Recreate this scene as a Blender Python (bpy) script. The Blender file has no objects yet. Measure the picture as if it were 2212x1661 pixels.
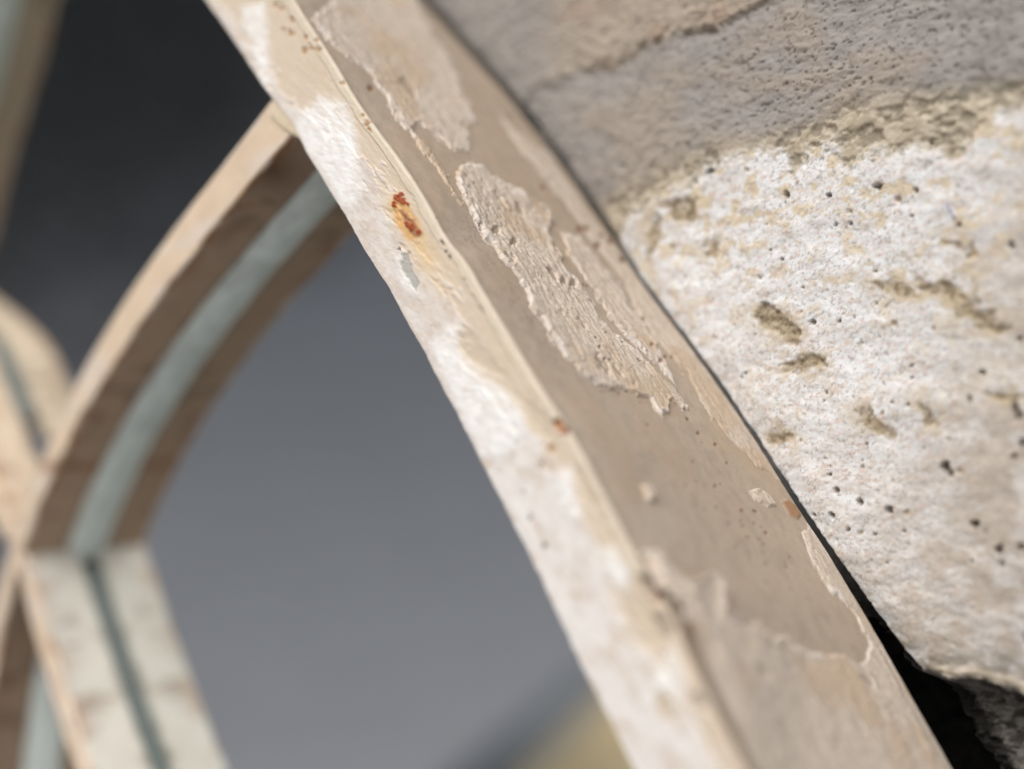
import bpy, math
import numpy as np

# ------------------------------------------------------------------ camera constants
FW = 1.2                       # focal length in image widths
HF, DS, DM = 0.0734, 0.027, 0.009   # camera->front plane, frame depth, front->mirror depth (metres)
NC = np.array([-1.1, 0.03, FW]); NC /= np.linalg.norm(NC)     # wall normal seen by the camera
YC = -NC
ZC = np.array([0, 1.0, 0]) - NC[1] * NC; ZC /= np.linalg.norm(ZC)
XC = np.cross(YC, ZC)
RWC = np.stack([XC, YC, ZC])   # rows: world axes in camera space -> world = RWC @ cam
CAM = np.array([0.0, -(HF + DS), 1.5])
PW = 2212.0

S = bpy.context.scene
COL = S.collection
from mathutils import Matrix
cam_d = bpy.data.cameras.new('camera'); cam = bpy.data.objects.new('camera', cam_d); COL.objects.link(cam)
cam.matrix_world = Matrix([list(RWC[0]) + [CAM[0]], list(RWC[1]) + [CAM[1]], list(RWC[2]) + [CAM[2]], [0, 0, 0, 1]])
cam_d.sensor_width = 36; cam_d.lens = 36 * FW
cam_d.clip_start = 0.005; cam_d.clip_end = 500
cam_d.dof.use_dof = True; cam_d.dof.focus_distance = 0.111; cam_d.dof.aperture_fstop = 7.4
S.camera = cam

# ------------------------------------------------------------------ sky, sun, exposure
SUN_DIR = np.array([0.06, -0.68, 0.73]); SUN_DIR /= np.linalg.norm(SUN_DIR)
world = bpy.data.worlds.new('World'); S.world = world; world.use_nodes = True
wn = world.node_tree.nodes; wl = world.node_tree.links
sky = wn.new('ShaderNodeTexSky'); sky.sky_type = 'NISHITA'; sky.sun_disc = False
elev = math.asin(SUN_DIR[2]); sky.sun_elevation = elev
sky.sun_rotation = math.atan2(SUN_DIR[0], SUN_DIR[1])
sky.air_density = 1.0; sky.dust_density = 6.0; sky.ozone_density = 1.0
hs = wn.new('ShaderNodeHueSaturation'); hs.inputs['Saturation'].default_value = 0.35
wl.new(sky.outputs[0], hs.inputs['Color']); wl.new(hs.outputs[0], wn['Background'].inputs[0])
wn['Background'].inputs[1].default_value = 0.135
sun_d = bpy.data.lights.new('sun', 'SUN'); sun = bpy.data.objects.new('sun', sun_d); COL.objects.link(sun)
sun_d.energy = 1.0; sun_d.angle = math.radians(34); sun_d.color = (1.0, 0.965, 0.92)
from mathutils import Vector
sun.rotation_euler = Vector(list(SUN_DIR)).to_track_quat('Z', 'Y').to_euler()
S.view_settings.view_transform = 'Standard'; S.view_settings.look = 'None'
S.view_settings.exposure = 0.03; S.view_settings.gamma = 1.0
S.cycles.max_bounces = 8; S.cycles.glossy_bounces = 5

# ------------------------------------------------------------------ projection helpers
def rays(P):
    P = np.asarray(P, float)
    c = np.stack([(P[..., 0] - 1106) / PW, (830.5 - P[..., 1]) / PW, -FW * np.ones(P.shape[:-1])], -1)
    return c @ RWC.T
def unproj(P, depth):
    """photo points (2212 px wide) -> the plane `depth` metres behind the frame's front"""
    r = rays(P); t = (HF + depth) / r[..., 1]
    return CAM + r * t[..., None]
def proj(Q):
    c = (Q - CAM) @ RWC
    return np.stack([1106 + PW * FW * c[..., 0] / -c[..., 2], 830.5 - PW * FW * c[..., 1] / -c[..., 2]], -1)
def smooth_line(P, n, it=2):
    P = np.asarray(P, float)
    for _ in range(it):                              # Chaikin with fixed ends
        q = .75 * P[:-1] + .25 * P[1:]; r = .25 * P[:-1] + .75 * P[1:]
        P = np.concatenate([P[:1], np.stack([q, r], 1).reshape(-1, P.shape[1]), P[-1:]])
    d = np.concatenate([[0], np.cumsum(np.linalg.norm(np.diff(P, axis=0), axis=1))])
    t = np.linspace(0, d[-1], n)
    return np.stack([np.interp(t, d, P[:, k]) for k in range(P.shape[1])], -1)
def sstep(a, b, x):
    t = np.clip((x - a) / (b - a), 0, 1); return t * t * (3 - 2 * t)

# ------------------------------------------------------------------ value noise
def vnoise(x, y, seed):
    rng = np.random.default_rng(seed); T = rng.random((256, 256)).astype(np.float32)
    xi = np.floor(x).astype(np.int64); yi = np.floor(y).astype(np.int64)
    fx = (x - xi).astype(np.float32); fy = (y - yi).astype(np.float32)
    fx = fx * fx * (3 - 2 * fx); fy = fy * fy * (3 - 2 * fy)
    a = T[xi & 255, yi & 255]; b = T[(xi + 1) & 255, yi & 255]
    c = T[xi & 255, (yi + 1) & 255]; d = T[(xi + 1) & 255, (yi + 1) & 255]
    return (a + (b - a) * fx) * (1 - fy) + (c + (d - c) * fx) * fy
def fbm(x, y, seed, octv=4, gain=.5):
    s = 0; a = 1; n = 0
    for k in range(octv):
        s = s + a * vnoise(x * 2 ** k + 17.3 * k, y * 2 ** k + 5.1 * k, seed + k); n += a; a *= gain
    return s / n                                     # 0..1, mean .5

# ------------------------------------------------------------------ patch masks (signed distance, photo units)
def sdf(P, poly):
    poly = np.asarray(poly, float); x, y = P[..., 0], P[..., 1]
    d = np.full(x.shape, 1e9); ins = np.zeros(x.shape, bool)
    for a, b in zip(poly, np.roll(poly, -1, 0)):
        e = b - a; w0 = x - a[0]; w1 = y - a[1]
        t = np.clip((w0 * e[0] + w1 * e[1]) / (e @ e + 1e-9), 0, 1)
        d = np.minimum(d, (w0 - t * e[0]) ** 2 + (w1 - t * e[1]) ** 2)
        c = (a[1] > y) != (b[1] > y)
        xx = a[0] + (y - a[1]) / (e[1] if abs(e[1]) > 1e-9 else 1e-9) * e[0]
        ins ^= c & (x < xx)
    return np.where(ins, 1, -1) * np.sqrt(d)         # positive inside
def patch(P, poly, soft=4., margin=40):
    """0..1 mask, only evaluated near the polygon"""
    poly = np.asarray(poly, float); lo = poly.min(0) - margin; hi = poly.max(0) + margin
    out = np.zeros(P.shape[:-1]); dist = np.full(P.shape[:-1], -1e3)
    m = (P[..., 0] > lo[0]) & (P[..., 0] < hi[0]) & (P[..., 1] > lo[1]) & (P[..., 1] < hi[1])
    if m.any():
        s = sdf(P[m], poly); dist[m] = s; out[m] = sstep(-soft, soft, s)
    return out, dist
def spot(P, x, y, r):
    return np.sqrt((P[..., 0] - x) ** 2 + (P[..., 1] - y) ** 2) / r

def lin(r, g, b):
    f = lambda c: ((c / 255 + .055) / 1.055) ** 2.4 if c / 255 > .04045 else c / 255 / 12.92
    return np.array([f(r), f(g), f(b)])
def mixc(c, col, m):
    return c + (np.asarray(col) - c) * np.asarray(m)[..., None]

# ------------------------------------------------------------------ materials
def mat_pigment(name, rough=.7, noise_scale=2500, bump=.25, bump_dist=.00005, tint=.12, spec=.3, coarse=500):
    m = bpy.data.materials.new(name); m.use_nodes = True
    n, l = m.node_tree.nodes, m.node_tree.links
    b = n['Principled BSDF']; b.inputs['Roughness'].default_value = rough; b.inputs['Specular IOR Level'].default_value = spec
    at = n.new('ShaderNodeAttribute'); at.attribute_name = 'pigment'
    tc = n.new('ShaderNodeTexCoord')
    n1 = n.new('ShaderNodeTexNoise'); n1.inputs['Scale'].default_value = noise_scale; n1.inputs['Detail'].default_value = 5; n1.inputs['Roughness'].default_value = .65
    n2 = n.new('ShaderNodeTexNoise'); n2.inputs['Scale'].default_value = coarse; n2.inputs['Detail'].default_value = 4
    l.new(tc.outputs['Object'], n1.inputs['Vector']); l.new(tc.outputs['Object'], n2.inputs['Vector'])
    ad = n.new('ShaderNodeMath'); ad.operation = 'ADD'; l.new(n1.outputs[0], ad.inputs[0]); l.new(n2.outputs[0], ad.inputs[1])
    mr = n.new('ShaderNodeMapRange'); mr.inputs[1].default_value = .6; mr.inputs[2].default_value = 1.4
    mr.inputs[3].default_value = 1 - tint; mr.inputs[4].default_value = 1 + tint
    l.new(ad.outputs[0], mr.inputs[0])
    mx = n.new('ShaderNodeVectorMath'); mx.operation = 'SCALE'
    l.new(at.outputs['Color'], mx.inputs[0]); l.new(mr.outputs[0], mx.inputs['Scale'])
    l.new(mx.outputs[0], b.inputs['Base Color'])
    bp = n.new('ShaderNodeBump'); bp.inputs['Strength'].default_value = bump; bp.inputs['Distance'].default_value = bump_dist
    l.new(n1.outputs[0], bp.inputs['Height']); l.new(bp.outputs[0], b.inputs['Normal'])
    return m
def mat_plain(name, col, rough=.7, scale=1500, tint=.15, metallic=0, bump=.2, bump_dist=.00005, var=None):
    m = bpy.data.materials.new(name); m.use_nodes = True
    n, l = m.node_tree.nodes, m.node_tree.links
    b = n['Principled BSDF']; b.inputs['Roughness'].default_value = rough; b.inputs['Metallic'].default_value = metallic
    tc = n.new('ShaderNodeTexCoord'); n1 = n.new('ShaderNodeTexNoise')
    n1.inputs['Scale'].default_value = scale; n1.inputs['Detail'].default_value = 6; n1.inputs['Roughness'].default_value = .6
    l.new(tc.outputs['Object'], n1.inputs['Vector'])
    cr = n.new('ShaderNodeValToRGB'); c = np.asarray(col, float)
    c2 = c if var is None else np.asarray(var, float)
    cr.color_ramp.elements[0].position = .3; cr.color_ramp.elements[1].position = .7
    cr.color_ramp.elements[0].color = (*(c2 * (1 - tint)), 1); cr.color_ramp.elements[1].color = (*(c * (1 + tint)), 1)
    l.new(n1.outputs[0], cr.inputs[0]); l.new(cr.outputs[0], b.inputs['Base Color'])
    if bump:
        bp = n.new('ShaderNodeBump'); bp.inputs['Strength'].default_value = bump; bp.inputs['Distance'].default_value = bump_dist
        l.new(n1.outputs[0], bp.inputs['Height']); l.new(bp.outputs[0], b.inputs['Normal'])
    return m

# ------------------------------------------------------------------ object helpers
def link(name, me, mat, parent=None, smooth=True):
    o = bpy.data.objects.new(name, me); COL.objects.link(o)
    if mat: me.materials.append(mat)
    if smooth: me.polygons.foreach_set('use_smooth', np.ones(len(me.polygons), bool))
    if parent: o.parent = parent
    return o
def mesh_from(name, V, F, color=None):
    V = np.asarray(V, np.float32).reshape(-1, 3); F = np.asarray(F, np.int32)
    me = bpy.data.meshes.new(name)
    me.vertices.add(len(V)); me.vertices.foreach_set('co', V.ravel())
    me.loops.add(F.size); me.loops.foreach_set('vertex_index', F.ravel())
    k = F.shape[1]; me.polygons.add(len(F)); me.polygons.foreach_set('loop_start', np.arange(0, F.size, k, dtype=np.int32))
    me.update(calc_edges=True)
    if color is not None:
        a = me.attributes.new('pigment', 'FLOAT_COLOR', 'POINT')
        c = np.concatenate([np.clip(color.reshape(-1, 3), 0.004, .95), np.ones((len(V), 1))], 1).astype(np.float32)
        a.data.foreach_set('color', c.ravel())
    return me
def grid_faces(nr, nc, flip=False, closed=False):
    i = np.arange(nr - 1)[:, None]; j = np.arange(nc if closed else nc - 1)[None, :]; j2 = (j + 1) % nc
    f = np.stack(np.broadcast_arrays(i * nc + j, i * nc + j2, (i + 1) * nc + j2, (i + 1) * nc + j), -1).reshape(-1, 4)
    return f[:, ::-1] if flip else f
def split(V, F, color, kinds, vk, parent, extra=None):
    """one object per kind of surface, cut out of the same relief"""
    V = np.asarray(V).reshape(-1, 3); color = color.reshape(-1, 3); fk = vk.ravel()[F].max(1); out = {}
    for k, (name, mat) in enumerate(kinds):
        f = F[fk == k]
        if not len(f): continue
        used = np.unique(f); mp = np.full(len(V), -1); mp[used] = np.arange(len(used))
        out[k] = keep(link(name, mesh_from(name, V[used], mp[f], color[used]), mat), parent)
    return out
def empty(name, loc, label, cat):
    o = bpy.data.objects.new(name, None); COL.objects.link(o); o.location = loc; o.empty_display_size = .01
    o['label'] = label; o['category'] = cat
    bpy.context.view_layer.update()
    return o
def keep(o, root):
    o.parent = root; o.matrix_parent_inverse = root.matrix_world.inverted(); return o

# ================================================================== THE GROUND AND ADDED BACKDROP THE MIRROR SEES
def box(name, lo, hi, mat, parent=None):
    lo = np.array(lo, float); hi = np.array(hi, float)
    V = np.array([[x, y, z] for x in (lo[0], hi[0]) for y in (lo[1], hi[1]) for z in (lo[2], hi[2])])
    F = [[0, 1, 3, 2], [4, 6, 7, 5], [0, 4, 5, 1], [2, 3, 7, 6], [0, 2, 6, 4], [1, 5, 7, 3]]
    return link(name, mesh_from(name, V, F), mat, parent, smooth=False)
g = box('ground', (-60, -60, -.2), (60, 60, 0), mat_plain('paving', lin(120, 122, 126), .9, 6, .15, bump=0))
g['kind'] = 'structure'
def reflection_cove():
    # added unseen cove, curved so the mirror reflects a dark-to-light gradient
    u = np.array([-math.sin(math.radians(70)), -math.cos(math.radians(70)), 0]); v = np.array([-u[1], u[0], 0])
    if v[1] > 0: v = -v
    R = 5.2; x0 = 3.6; rows = []
    for a in np.linspace(0, math.pi / 2 * 1.25, 70): rows.append((x0 + R * math.sin(a), .004 + R - R * math.cos(a)))
    rows.append((14, 2 * R)); rows.append((14, -.1))
    vs = np.linspace(-3.5, 16, 90)
    V = np.array([[u * x + v * w + np.array([0, 0, z]) for w in vs] for x, z in rows])
    o = link('added_cove', mesh_from('added_cove', V, grid_faces(len(rows), len(vs), flip=True)), mat_plain('cove_grey', lin(143, 145, 151), .95, 3, .06, bump=0))
    o['kind'] = 'structure'
    # added unseen ivy darkens the reflected upper part, thinning out towards the foot
    rng = np.random.default_rng(4); n = 120000
    a = rng.uniform(.22, math.pi / 2 * 1.25, n); w = rng.uniform(-2.5, 8, n)
    x = x0 + R * np.sin(a); z = .004 + R - R * np.cos(a)
    ok = rng.random(n) < np.clip(.35 * (z - 2.0) + .22 * (2.3 - w), 0, 1); a, w, x, z = a[ok], w[ok], x[ok], z[ok]; n = len(a)
    unit = lambda q: q / np.linalg.norm(q, axis=1, keepdims=True)
    up = np.array([0, 0, 1.0])
    nrm = -u * np.sin(a)[:, None] + up * np.cos(a)[:, None]
    p = u * x[:, None] + v * w[:, None] + up * z[:, None] + nrm * rng.uniform(.02, .2, (n, 1))
    d = rng.normal(size=(n, 3)); d -= (d * nrm).sum(1, keepdims=True) * nrm * .8; d[:, 2] -= .6; d = unit(d)
    e = unit(np.cross(d, nrm + rng.normal(size=(n, 3)) * .4)); k = rng.uniform(.024, .042, (n, 1)); f = np.cross(d, e) * k * .25
    L = np.stack([p, p + d * k * .8 + e * k * .8 + f, p + d * k * 2, p + d * k * .8 - e * k * .8 + f], 1).reshape(-1, 3)
    i4 = np.arange(n)[:, None] * 4; F = np.concatenate([i4 + np.array([0, 1, 2]), i4 + np.array([0, 2, 3])])
    iv = link('added_ivy', mesh_from('added_ivy', L, F), mat_plain('added_ivy_leaf', (.075, .077, .077), .6, 9, .3, bump=0), smooth=False)
    iv['kind'] = 'stuff'
reflection_cove()
def bounce(p):
    r = rays(np.array([p], float))[0]; t = (HF + DM) / r[1]; q = CAM + r * t; return q, r * np.array([1, -1, 1])
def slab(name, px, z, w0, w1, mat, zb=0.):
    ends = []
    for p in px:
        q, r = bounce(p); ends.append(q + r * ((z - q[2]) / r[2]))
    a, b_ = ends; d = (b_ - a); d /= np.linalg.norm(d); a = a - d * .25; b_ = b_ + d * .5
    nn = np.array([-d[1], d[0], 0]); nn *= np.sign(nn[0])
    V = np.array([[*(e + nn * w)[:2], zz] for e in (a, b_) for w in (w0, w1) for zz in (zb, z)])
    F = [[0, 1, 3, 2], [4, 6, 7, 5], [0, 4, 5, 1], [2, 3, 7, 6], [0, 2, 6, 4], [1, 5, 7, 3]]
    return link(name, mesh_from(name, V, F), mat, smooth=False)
EDGE = [(1150, 1661), (1300, 1518)]
lg = slab('stone_ledge', EDGE, 1.0, 0, .6, mat_plain('sandstone', lin(255, 228, 178), .85, 14, .08, bump=0), 0.0)
lg['label'] = 'pale yellow sandstone ledge mirrored in the bottom corner of the largest pane'; lg['category'] = 'ledge'
sl = slab('shade_strip', EDGE, .99, -.09, -.002, mat_plain('shade_grey', lin(92, 97, 103), .7, 14, .1, bump=0), 0.0)  # added dark strip standing in for the shade beyond the ledge
sl['label'] = 'added dark strip standing in for shade beside the mirrored sandstone ledge'; sl['category'] = 'shade_band'

# ================================================================== THE MIRROR FRAME
root = empty('gothic_mirror', (0.0, -DS, 1.5),
             'weathered cream painted gothic mirror with curved bars and rust spots fixed to the stone', 'mirror')

RIDGE = [(560, -90), (634, 0), (651, 30), (692, 92), (729, 150), (757, 200), (781, 236), (815, 284), (859, 342), (890, 388), (922, 440), (963, 519), (1004, 565),
         (1039, 627), (1077, 691), (1116, 756), (1151, 815), (1183, 864), (1210, 904), (1230, 936), (1265, 996), (1302, 1071), (1343, 1150),
         (1388, 1235), (1428, 1295), (1453, 1340), (1487, 1422), (1525, 1500), (1559, 1572), (1604, 1661), (1655, 1760)]
LEFT = [(385, -90), (443, 0), (476, 44), (513, 99), (542, 146), (582, 205), (612, 240), (637, 275), (659, 322), (688, 373), (729, 436), (770, 510), (811, 580),
        (840, 621), (868, 676), (880, 699), (916, 756), (938, 806), (960, 842), (1001, 921), (1042, 1003), (1094, 1102), (1124, 1160),
        (1164, 1242), (1193, 1302), (1245, 1418), (1289, 1500), (1320, 1562), (1368, 1658), (1415, 1760)]
BACK = [(800, -90), (850, -50), (907, 0), (965, 62), (1020, 126), (1081, 191), (1150, 280), (1188, 328), (1242, 399), (1284, 464), (1320, 513), (1367, 586), (1424, 664),
        (1471, 724), (1531, 804), (1620, 934), (1679, 1028), (1737, 1119), (1784, 1189), (1815, 1241), (1880, 1349), (1965, 1501), (2056, 1661), (2115, 1770)]
NA = 1000
sR = unproj(smooth_line(RIDGE, NA, 1), 0); sL = unproj(smooth_line(LEFT, NA, 1), 0); sB = unproj(smooth_line(BACK, NA, 1), DS)
NV = np.array([0, -1.0, 0])                                        # out of the wall
across = sR - sL; wid = np.linalg.norm(across, axis=1, keepdims=True); across /= wid
along = np.gradient(sR, axis=0); along /= np.linalg.norm(along, axis=1, keepdims=True)

# ---- colours
C_TAN = lin(179, 163, 145); C_PAINT = lin(207, 193, 177); C_PINK = lin(216, 205, 196); C_CREAM = lin(213, 197, 176)
C_WHITE = lin(239, 238, 236); C_RUST = lin(150, 66, 26); C_RUSTB = lin(150, 104, 82); C_ORANGE = lin(216, 170, 112); C_GREYCHIP = lin(196, 194, 188)
C_YEL = lin(204, 180, 145); C_DARK = lin(70, 62, 54)

# ---- front plate -------------------------------------------------
def front_plate():
    rad = .00026; nf = 140
    us = np.linspace(0, 1, nf)
    cols = []                                                       # (u, extra offset, depth)
    prof = [(0, 0.00015, DM - .0006), (0, .0001, .004)] + [(0, rad * (1 - math.cos(a)), rad * (1 - math.sin(a))) for a in np.linspace(0, math.pi / 2, 6)]
    left_n = len(prof)
    base = [np.array([o, d]) for _, o, d in prof]
    xs = []                                                         # absolute offsets from the left edge as functions of width
    pos = []; dep = []
    for o, d in base: pos.append(np.full(NA, o)); dep.append(np.full(NA, d))
    w = wid[:, 0]
    for u in us[1:-1]: pos.append(rad + (w - 2 * rad) * u); dep.append(np.zeros(NA))
    for a in np.linspace(math.pi / 2, -0.5, 9): pos.append(w - rad + rad * math.cos(a)); dep.append(np.full(NA, rad * (1 - math.sin(a))))
    pos = np.stack(pos, 1); dep = np.stack(dep, 1)
    V = sL[:, None, :] + across[:, None, :] * pos[..., None] - NV * dep[..., None]
    P = proj(V); u = pos / w[:, None]
    # arc-length coordinates in mm for noise
    s = np.concatenate([[0], np.cumsum(np.linalg.norm(np.diff(sL, axis=0), axis=1))]) * 1000
    X = pos * 1000; Y = np.broadcast_to(s[:, None], X.shape)
    P = P + 14 * (np.stack([fbm(X * 1.6, Y * 1.6, 11, 5), fbm(X * 1.6, Y * 1.6, 31, 5)], -1) - .5)
    nz = fbm(X * .9, Y * .45, 3, 5); nz2 = fbm(X * 3, Y * 3, 7, 4); streak = fbm(X * 7, Y * .5, 13, 3)
    # pigment
    c = np.broadcast_to(C_PINK, V.shape).copy()
    c = mixc(c, C_PINK * .86, sstep(.45, .66, nz2) * .6); c = mixc(c, lin(206, 190, 170), sstep(.55, .7, fbm(X * 1.8, Y * 1.4, 17, 5)) * .55); c = mixc(c, lin(226, 220, 214), sstep(.52, .66, fbm(X * 1.1, Y * .8, 19, 5)) * .6)
    py = P[..., 1]
    edge = np.interp(py, [-90, 60, 200, 260, 330, 450, 560, 640, 700, 800, 900, 1000, 1100, 1230, 1300, 1400, 1500, 1661],
                     [.25, .15, .1, .42, .62, .70, .55, .62, .5, .42, .62, .75, .70, .80, .62, .66, .85, .9])
    cream = sstep(-.08, .08, u - edge + (nz - .5) * .6 + (fbm(X * 2.2, Y * 1.6, 23, 4) - .5) * .3)
    c = mixc(c, C_CREAM, cream * (.85 + .3 * (streak - .5)))
    c = mixc(c, C_YEL, cream * sstep(.5, .75, streak) * sstep(.55, .9, u) * .5)
    h = .00010 * (1 - cream) + .00004 * (streak - .5) * cream
    # second translucent coat near the edge
    lip = sstep(.885, .905, u + (nz - .5) * .05); h += .00013 * lip * (py < 1240); c = mixc(c, lin(218, 207, 188), lip * .55 * (py < 1240) * (.5 + streak))
    W = [[(640, 262), (665, 235), (690, 208), (745, 222), (768, 285), (775, 340), (770, 385), (795, 415), (760, 450), (735, 445), (700, 385), (655, 320)],
         [(522, 22), (570, 8), (577, 60), (580, 130), (590, 192), (565, 182), (545, 110)],
         [(930, 745), (962, 712), (992, 702), (985, 742), (1000, 770), (1050, 815), (1095, 850), (1130, 900), (1140, 935), (1110, 965), (1075, 990), (1040, 985), (1000, 900), (960, 820)],
         [(858, 560), (872, 545), (880, 590), (905, 620), (912, 640), (888, 640), (868, 610)],
         [(1195, 1030), (1232, 1010), (1240, 1060), (1260, 1120), (1235, 1120), (1215, 1080)],
         [(1300, 1190), (1330, 1180), (1360, 1230), (1350, 1280), (1320, 1250)], [(1395, 1500), (1450, 1400), (1480, 1470), (1470, 1540), (1420, 1540)]]
    thin = fbm(X * 1.2, Y * 1.2, 91, 5)
    chalk = sstep(.45, .62, fbm(X * .8, Y * .55, 95, 5) + .10 * sstep(850, 1300, py)) * sstep(.95, .6, u) * (1 - .8 * cream); c = mixc(c, C_WHITE * .95, chalk * (.2 + .4 * sstep(600, 1100, py)))
    for k, w_ in enumerate(W):
        m, d = patch(P, w_, 14); m = m * sstep(.22, .5, thin + .35 * m)
        c = mixc(c, C_WHITE, m * np.clip(.75 + 1.2 * (thin - .45), .25, 1)); h += .00007 * m + .00005 * m * (fbm(X * 1.5, Y * 2.5, 55 + k, 3) - .4)
    for k, w_ in enumerate([[(1000, 700), (1060, 770), (1090, 815), (1050, 800), (1010, 775), (995, 740)], [(1110, 845), (1180, 900), (1200, 960), (1160, 930)],
                            [(1285, 1070), (1335, 1165), (1345, 1210), (1300, 1130)], [(1338, 1270), (1395, 1310), (1430, 1375), (1400, 1400), (1350, 1370)],
                            [(1410, 1480), (1450, 1500), (1475, 1540), (1440, 1560), (1415, 1530)], [(1250, 1000), (1300, 1080), (1285, 1100), (1250, 1050)]]):
        m, d = patch(P, w_, 7); c = mixc(c, C_CREAM * .92, m * .8); h -= .00010 * m
    m, d = patch(P, [(866, 548), (885, 545), (892, 590), (908, 612), (902, 632), (880, 602), (868, 582)], 3); c = mixc(c, C_GREYCHIP * .8, m); h -= .00014 * m
    m, d = patch(P, [(1000, 660), (985, 700), (1000, 640), (1000, 600)], 3)
    # rust
    q = P
    st = np.exp(-((P[..., 0] - 872 - .52 * (P[..., 1] - 470)) / 26.) ** 2) * sstep(395, 450, P[..., 1]) * sstep(700, 510, P[..., 1]); c = mixc(c, lin(222, 190, 138), st * .75)
    m, _ = patch(q, [(848, 442), (852, 425), (885, 448), (908, 485), (916, 512), (885, 518), (860, 490)], 6); c = mixc(c, C_ORANGE, m * .9)
    m, _ = patch(q, [(863, 450), (880, 458), (900, 485), (914, 502), (902, 517), (885, 500), (872, 475)], 4); c = mixc(c, C_RUSTB, m * .85); h += m * .00012 * (fbm(X * 5, Y * 5, 71, 3) - .3)
    for (x, y, r) in [(866, 420, 7), (861, 428, 8), (871, 435, 8), (881, 440, 6), (853, 440, 5), (880, 484, 5), (890, 490, 7), (905, 500, 6)]:
        m = sstep(1.2, .7, spot(q, x, y, r)); c = mixc(c, C_RUST, m * .95); h += m * .00008
    for (x, y, r) in [(594, 10, 8), (606, 20, 5), (630, 42, 6), (627, 72, 8), (657, 110, 9), (672, 104, 6), (690, 108, 8), (684, 84, 5), (660, 82, 6), (613, 62, 4), (795, 268, 8), (786, 250, 6), (800, 282, 6), (742, 180, 5), (1190, 968, 9), (1445, 1510, 8), (1430, 1520, 6)]:
        m = sstep(1.3, .4, spot(q, x, y, r)); c = mixc(c, lin(160, 118, 70), m * .75); h -= m * .0001
    for k in range(9):
        t = k / 8; r = [2.6, 2, 2.2, 1.6, 2, 2.8, 3, 2.2, 1.6][k]
        m = sstep(1.4, .6, spot(proj(V), 1022 + 27 * t, 637 + 45 * t + 5 * t * (t - 1), r)); c = mixc(c, lin(30, 26, 22), m); h -= m * .0002
    for (x, y, r) in [(974, 556, 4), (966, 545, 3), (948, 470, 3), (1003, 604, 3), (1118, 955, 3), (862, 538, 2.5), (1020, 1010, 3), (1130, 1060, 3), (1174, 1180, 5), (1145, 1400, 5), (1148, 1120, 4), (1173, 1000, 5), (1168, 1012, 4)]:
        m = sstep(1.4, .5, spot(q, x, y, r)); c = mixc(c, lin(92, 84, 76), m * .8); h -= m * .00015
    # chips out of the edge
    for (x, y, r, col) in [(1206, 916, 11, lin(176, 120, 76)), (1220, 930, 11, C_RUSTB), (1408, 1262, 22, lin(132, 112, 100)), (1418, 1282, 18, lin(136, 106, 94)), (1395, 1248, 12, lin(110, 100, 84)), (958, 527, 6, C_CREAM * .6)]:
        m = sstep(1.25, .6, spot(q, x, y, r)); c = mixc(c, col, m); h -= m * .00045
    gm = np.exp(-((u - .80 - .03 * np.sin(Y * .4)) / .035) ** 2) * sstep(1240, 1300, py)
    h -= gm * .00016; c = mixc(c, C_CREAM * .85, gm * .4)
    for (x, y, r) in [(1428, 1340, 20), (1440, 1365, 16), (1515, 1520, 16), (1505, 1505, 12)]:
        m = sstep(1.3, .2, spot(q, x, y, r)); h -= m * .0003; c = mixc(c, lin(120, 112, 98), m * .7)
    h += .00003 * (nz2 - .5) + .00005 * (nz - .5)
    wgt = np.ones(pos.shape[1]); wgt[:2] = 0
    nrm = np.where((np.arange(pos.shape[1]) < 4)[None, :, None], -across[:, None, :] * .7 + NV * .7, NV)
    nrm = np.where((np.arange(pos.shape[1]) > pos.shape[1] - 7)[None, :, None], across[:, None, :] * .5 + NV * .7, nrm)
    V = V + nrm * (h * wgt)[..., None]
    wob = (fbm(Y[:, :1] * 1.3, Y[:, :1] * 0, 5, 4) - .5) * .00022 + (fbm(Y[:, :1] * 5, Y[:, :1] * 0, 6, 2) - .5) * .00008
    m = np.zeros(pos.shape[1]); m[:left_n] = 1; m[left_n:left_n + 6] = np.linspace(1, 0, 6)
    V = V + across[:, None, :] * (wob * m)[..., None]
    wobr = (fbm(Y[:, :1] * 4, Y[:, :1] * 0 + 3, 8, 3) - .5) * .00007
    m = np.zeros(pos.shape[1]); m[-9:] = 1; V = V + across[:, None, :] * (wobr * m)[..., None]
    ri = np.zeros(X.shape, int)
    for k, w_ in enumerate(W[:3]): ri[patch(P, w_, 5)[0] > .5] = 5 + k
    ri[patch(P, [(848, 442), (848, 410), (875, 408), (888, 440), (908, 485), (916, 512), (885, 518), (860, 490)], 6)[0] > .5] = 2
    for k, (x, y, r) in enumerate([(1213, 922, 15), (1412, 1270, 24)]): ri[spot(P, x, y, r) < 1.1] = 3 + k
    o = split(V, grid_faces(*pos.shape, flip=True), c, [('front_plate', M_FRONT)] * 2 + [('rust_spot', M_FRONT)] * 3 + [('white_patch', M_FRONT)] * 3, ri, root)
    o[2]['label'] = 'orange brown rust where the front paint has blistered'
    return o
M_FRONT = mat_pigment('front_paint', rough=.66, noise_scale=5000, bump=.45, bump_dist=.00005, tint=.07, coarse=1200)
M_SIDE = mat_pigment('side_paint', rough=.6, noise_scale=4200, bump=.5, bump_dist=.00005, tint=.07, coarse=900)
M_FLAKE = mat_pigment('flaking_paint', rough=.7, noise_scale=5200, bump=.8, bump_dist=.00008, tint=.09, coarse=1600)
front_plate()

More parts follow.
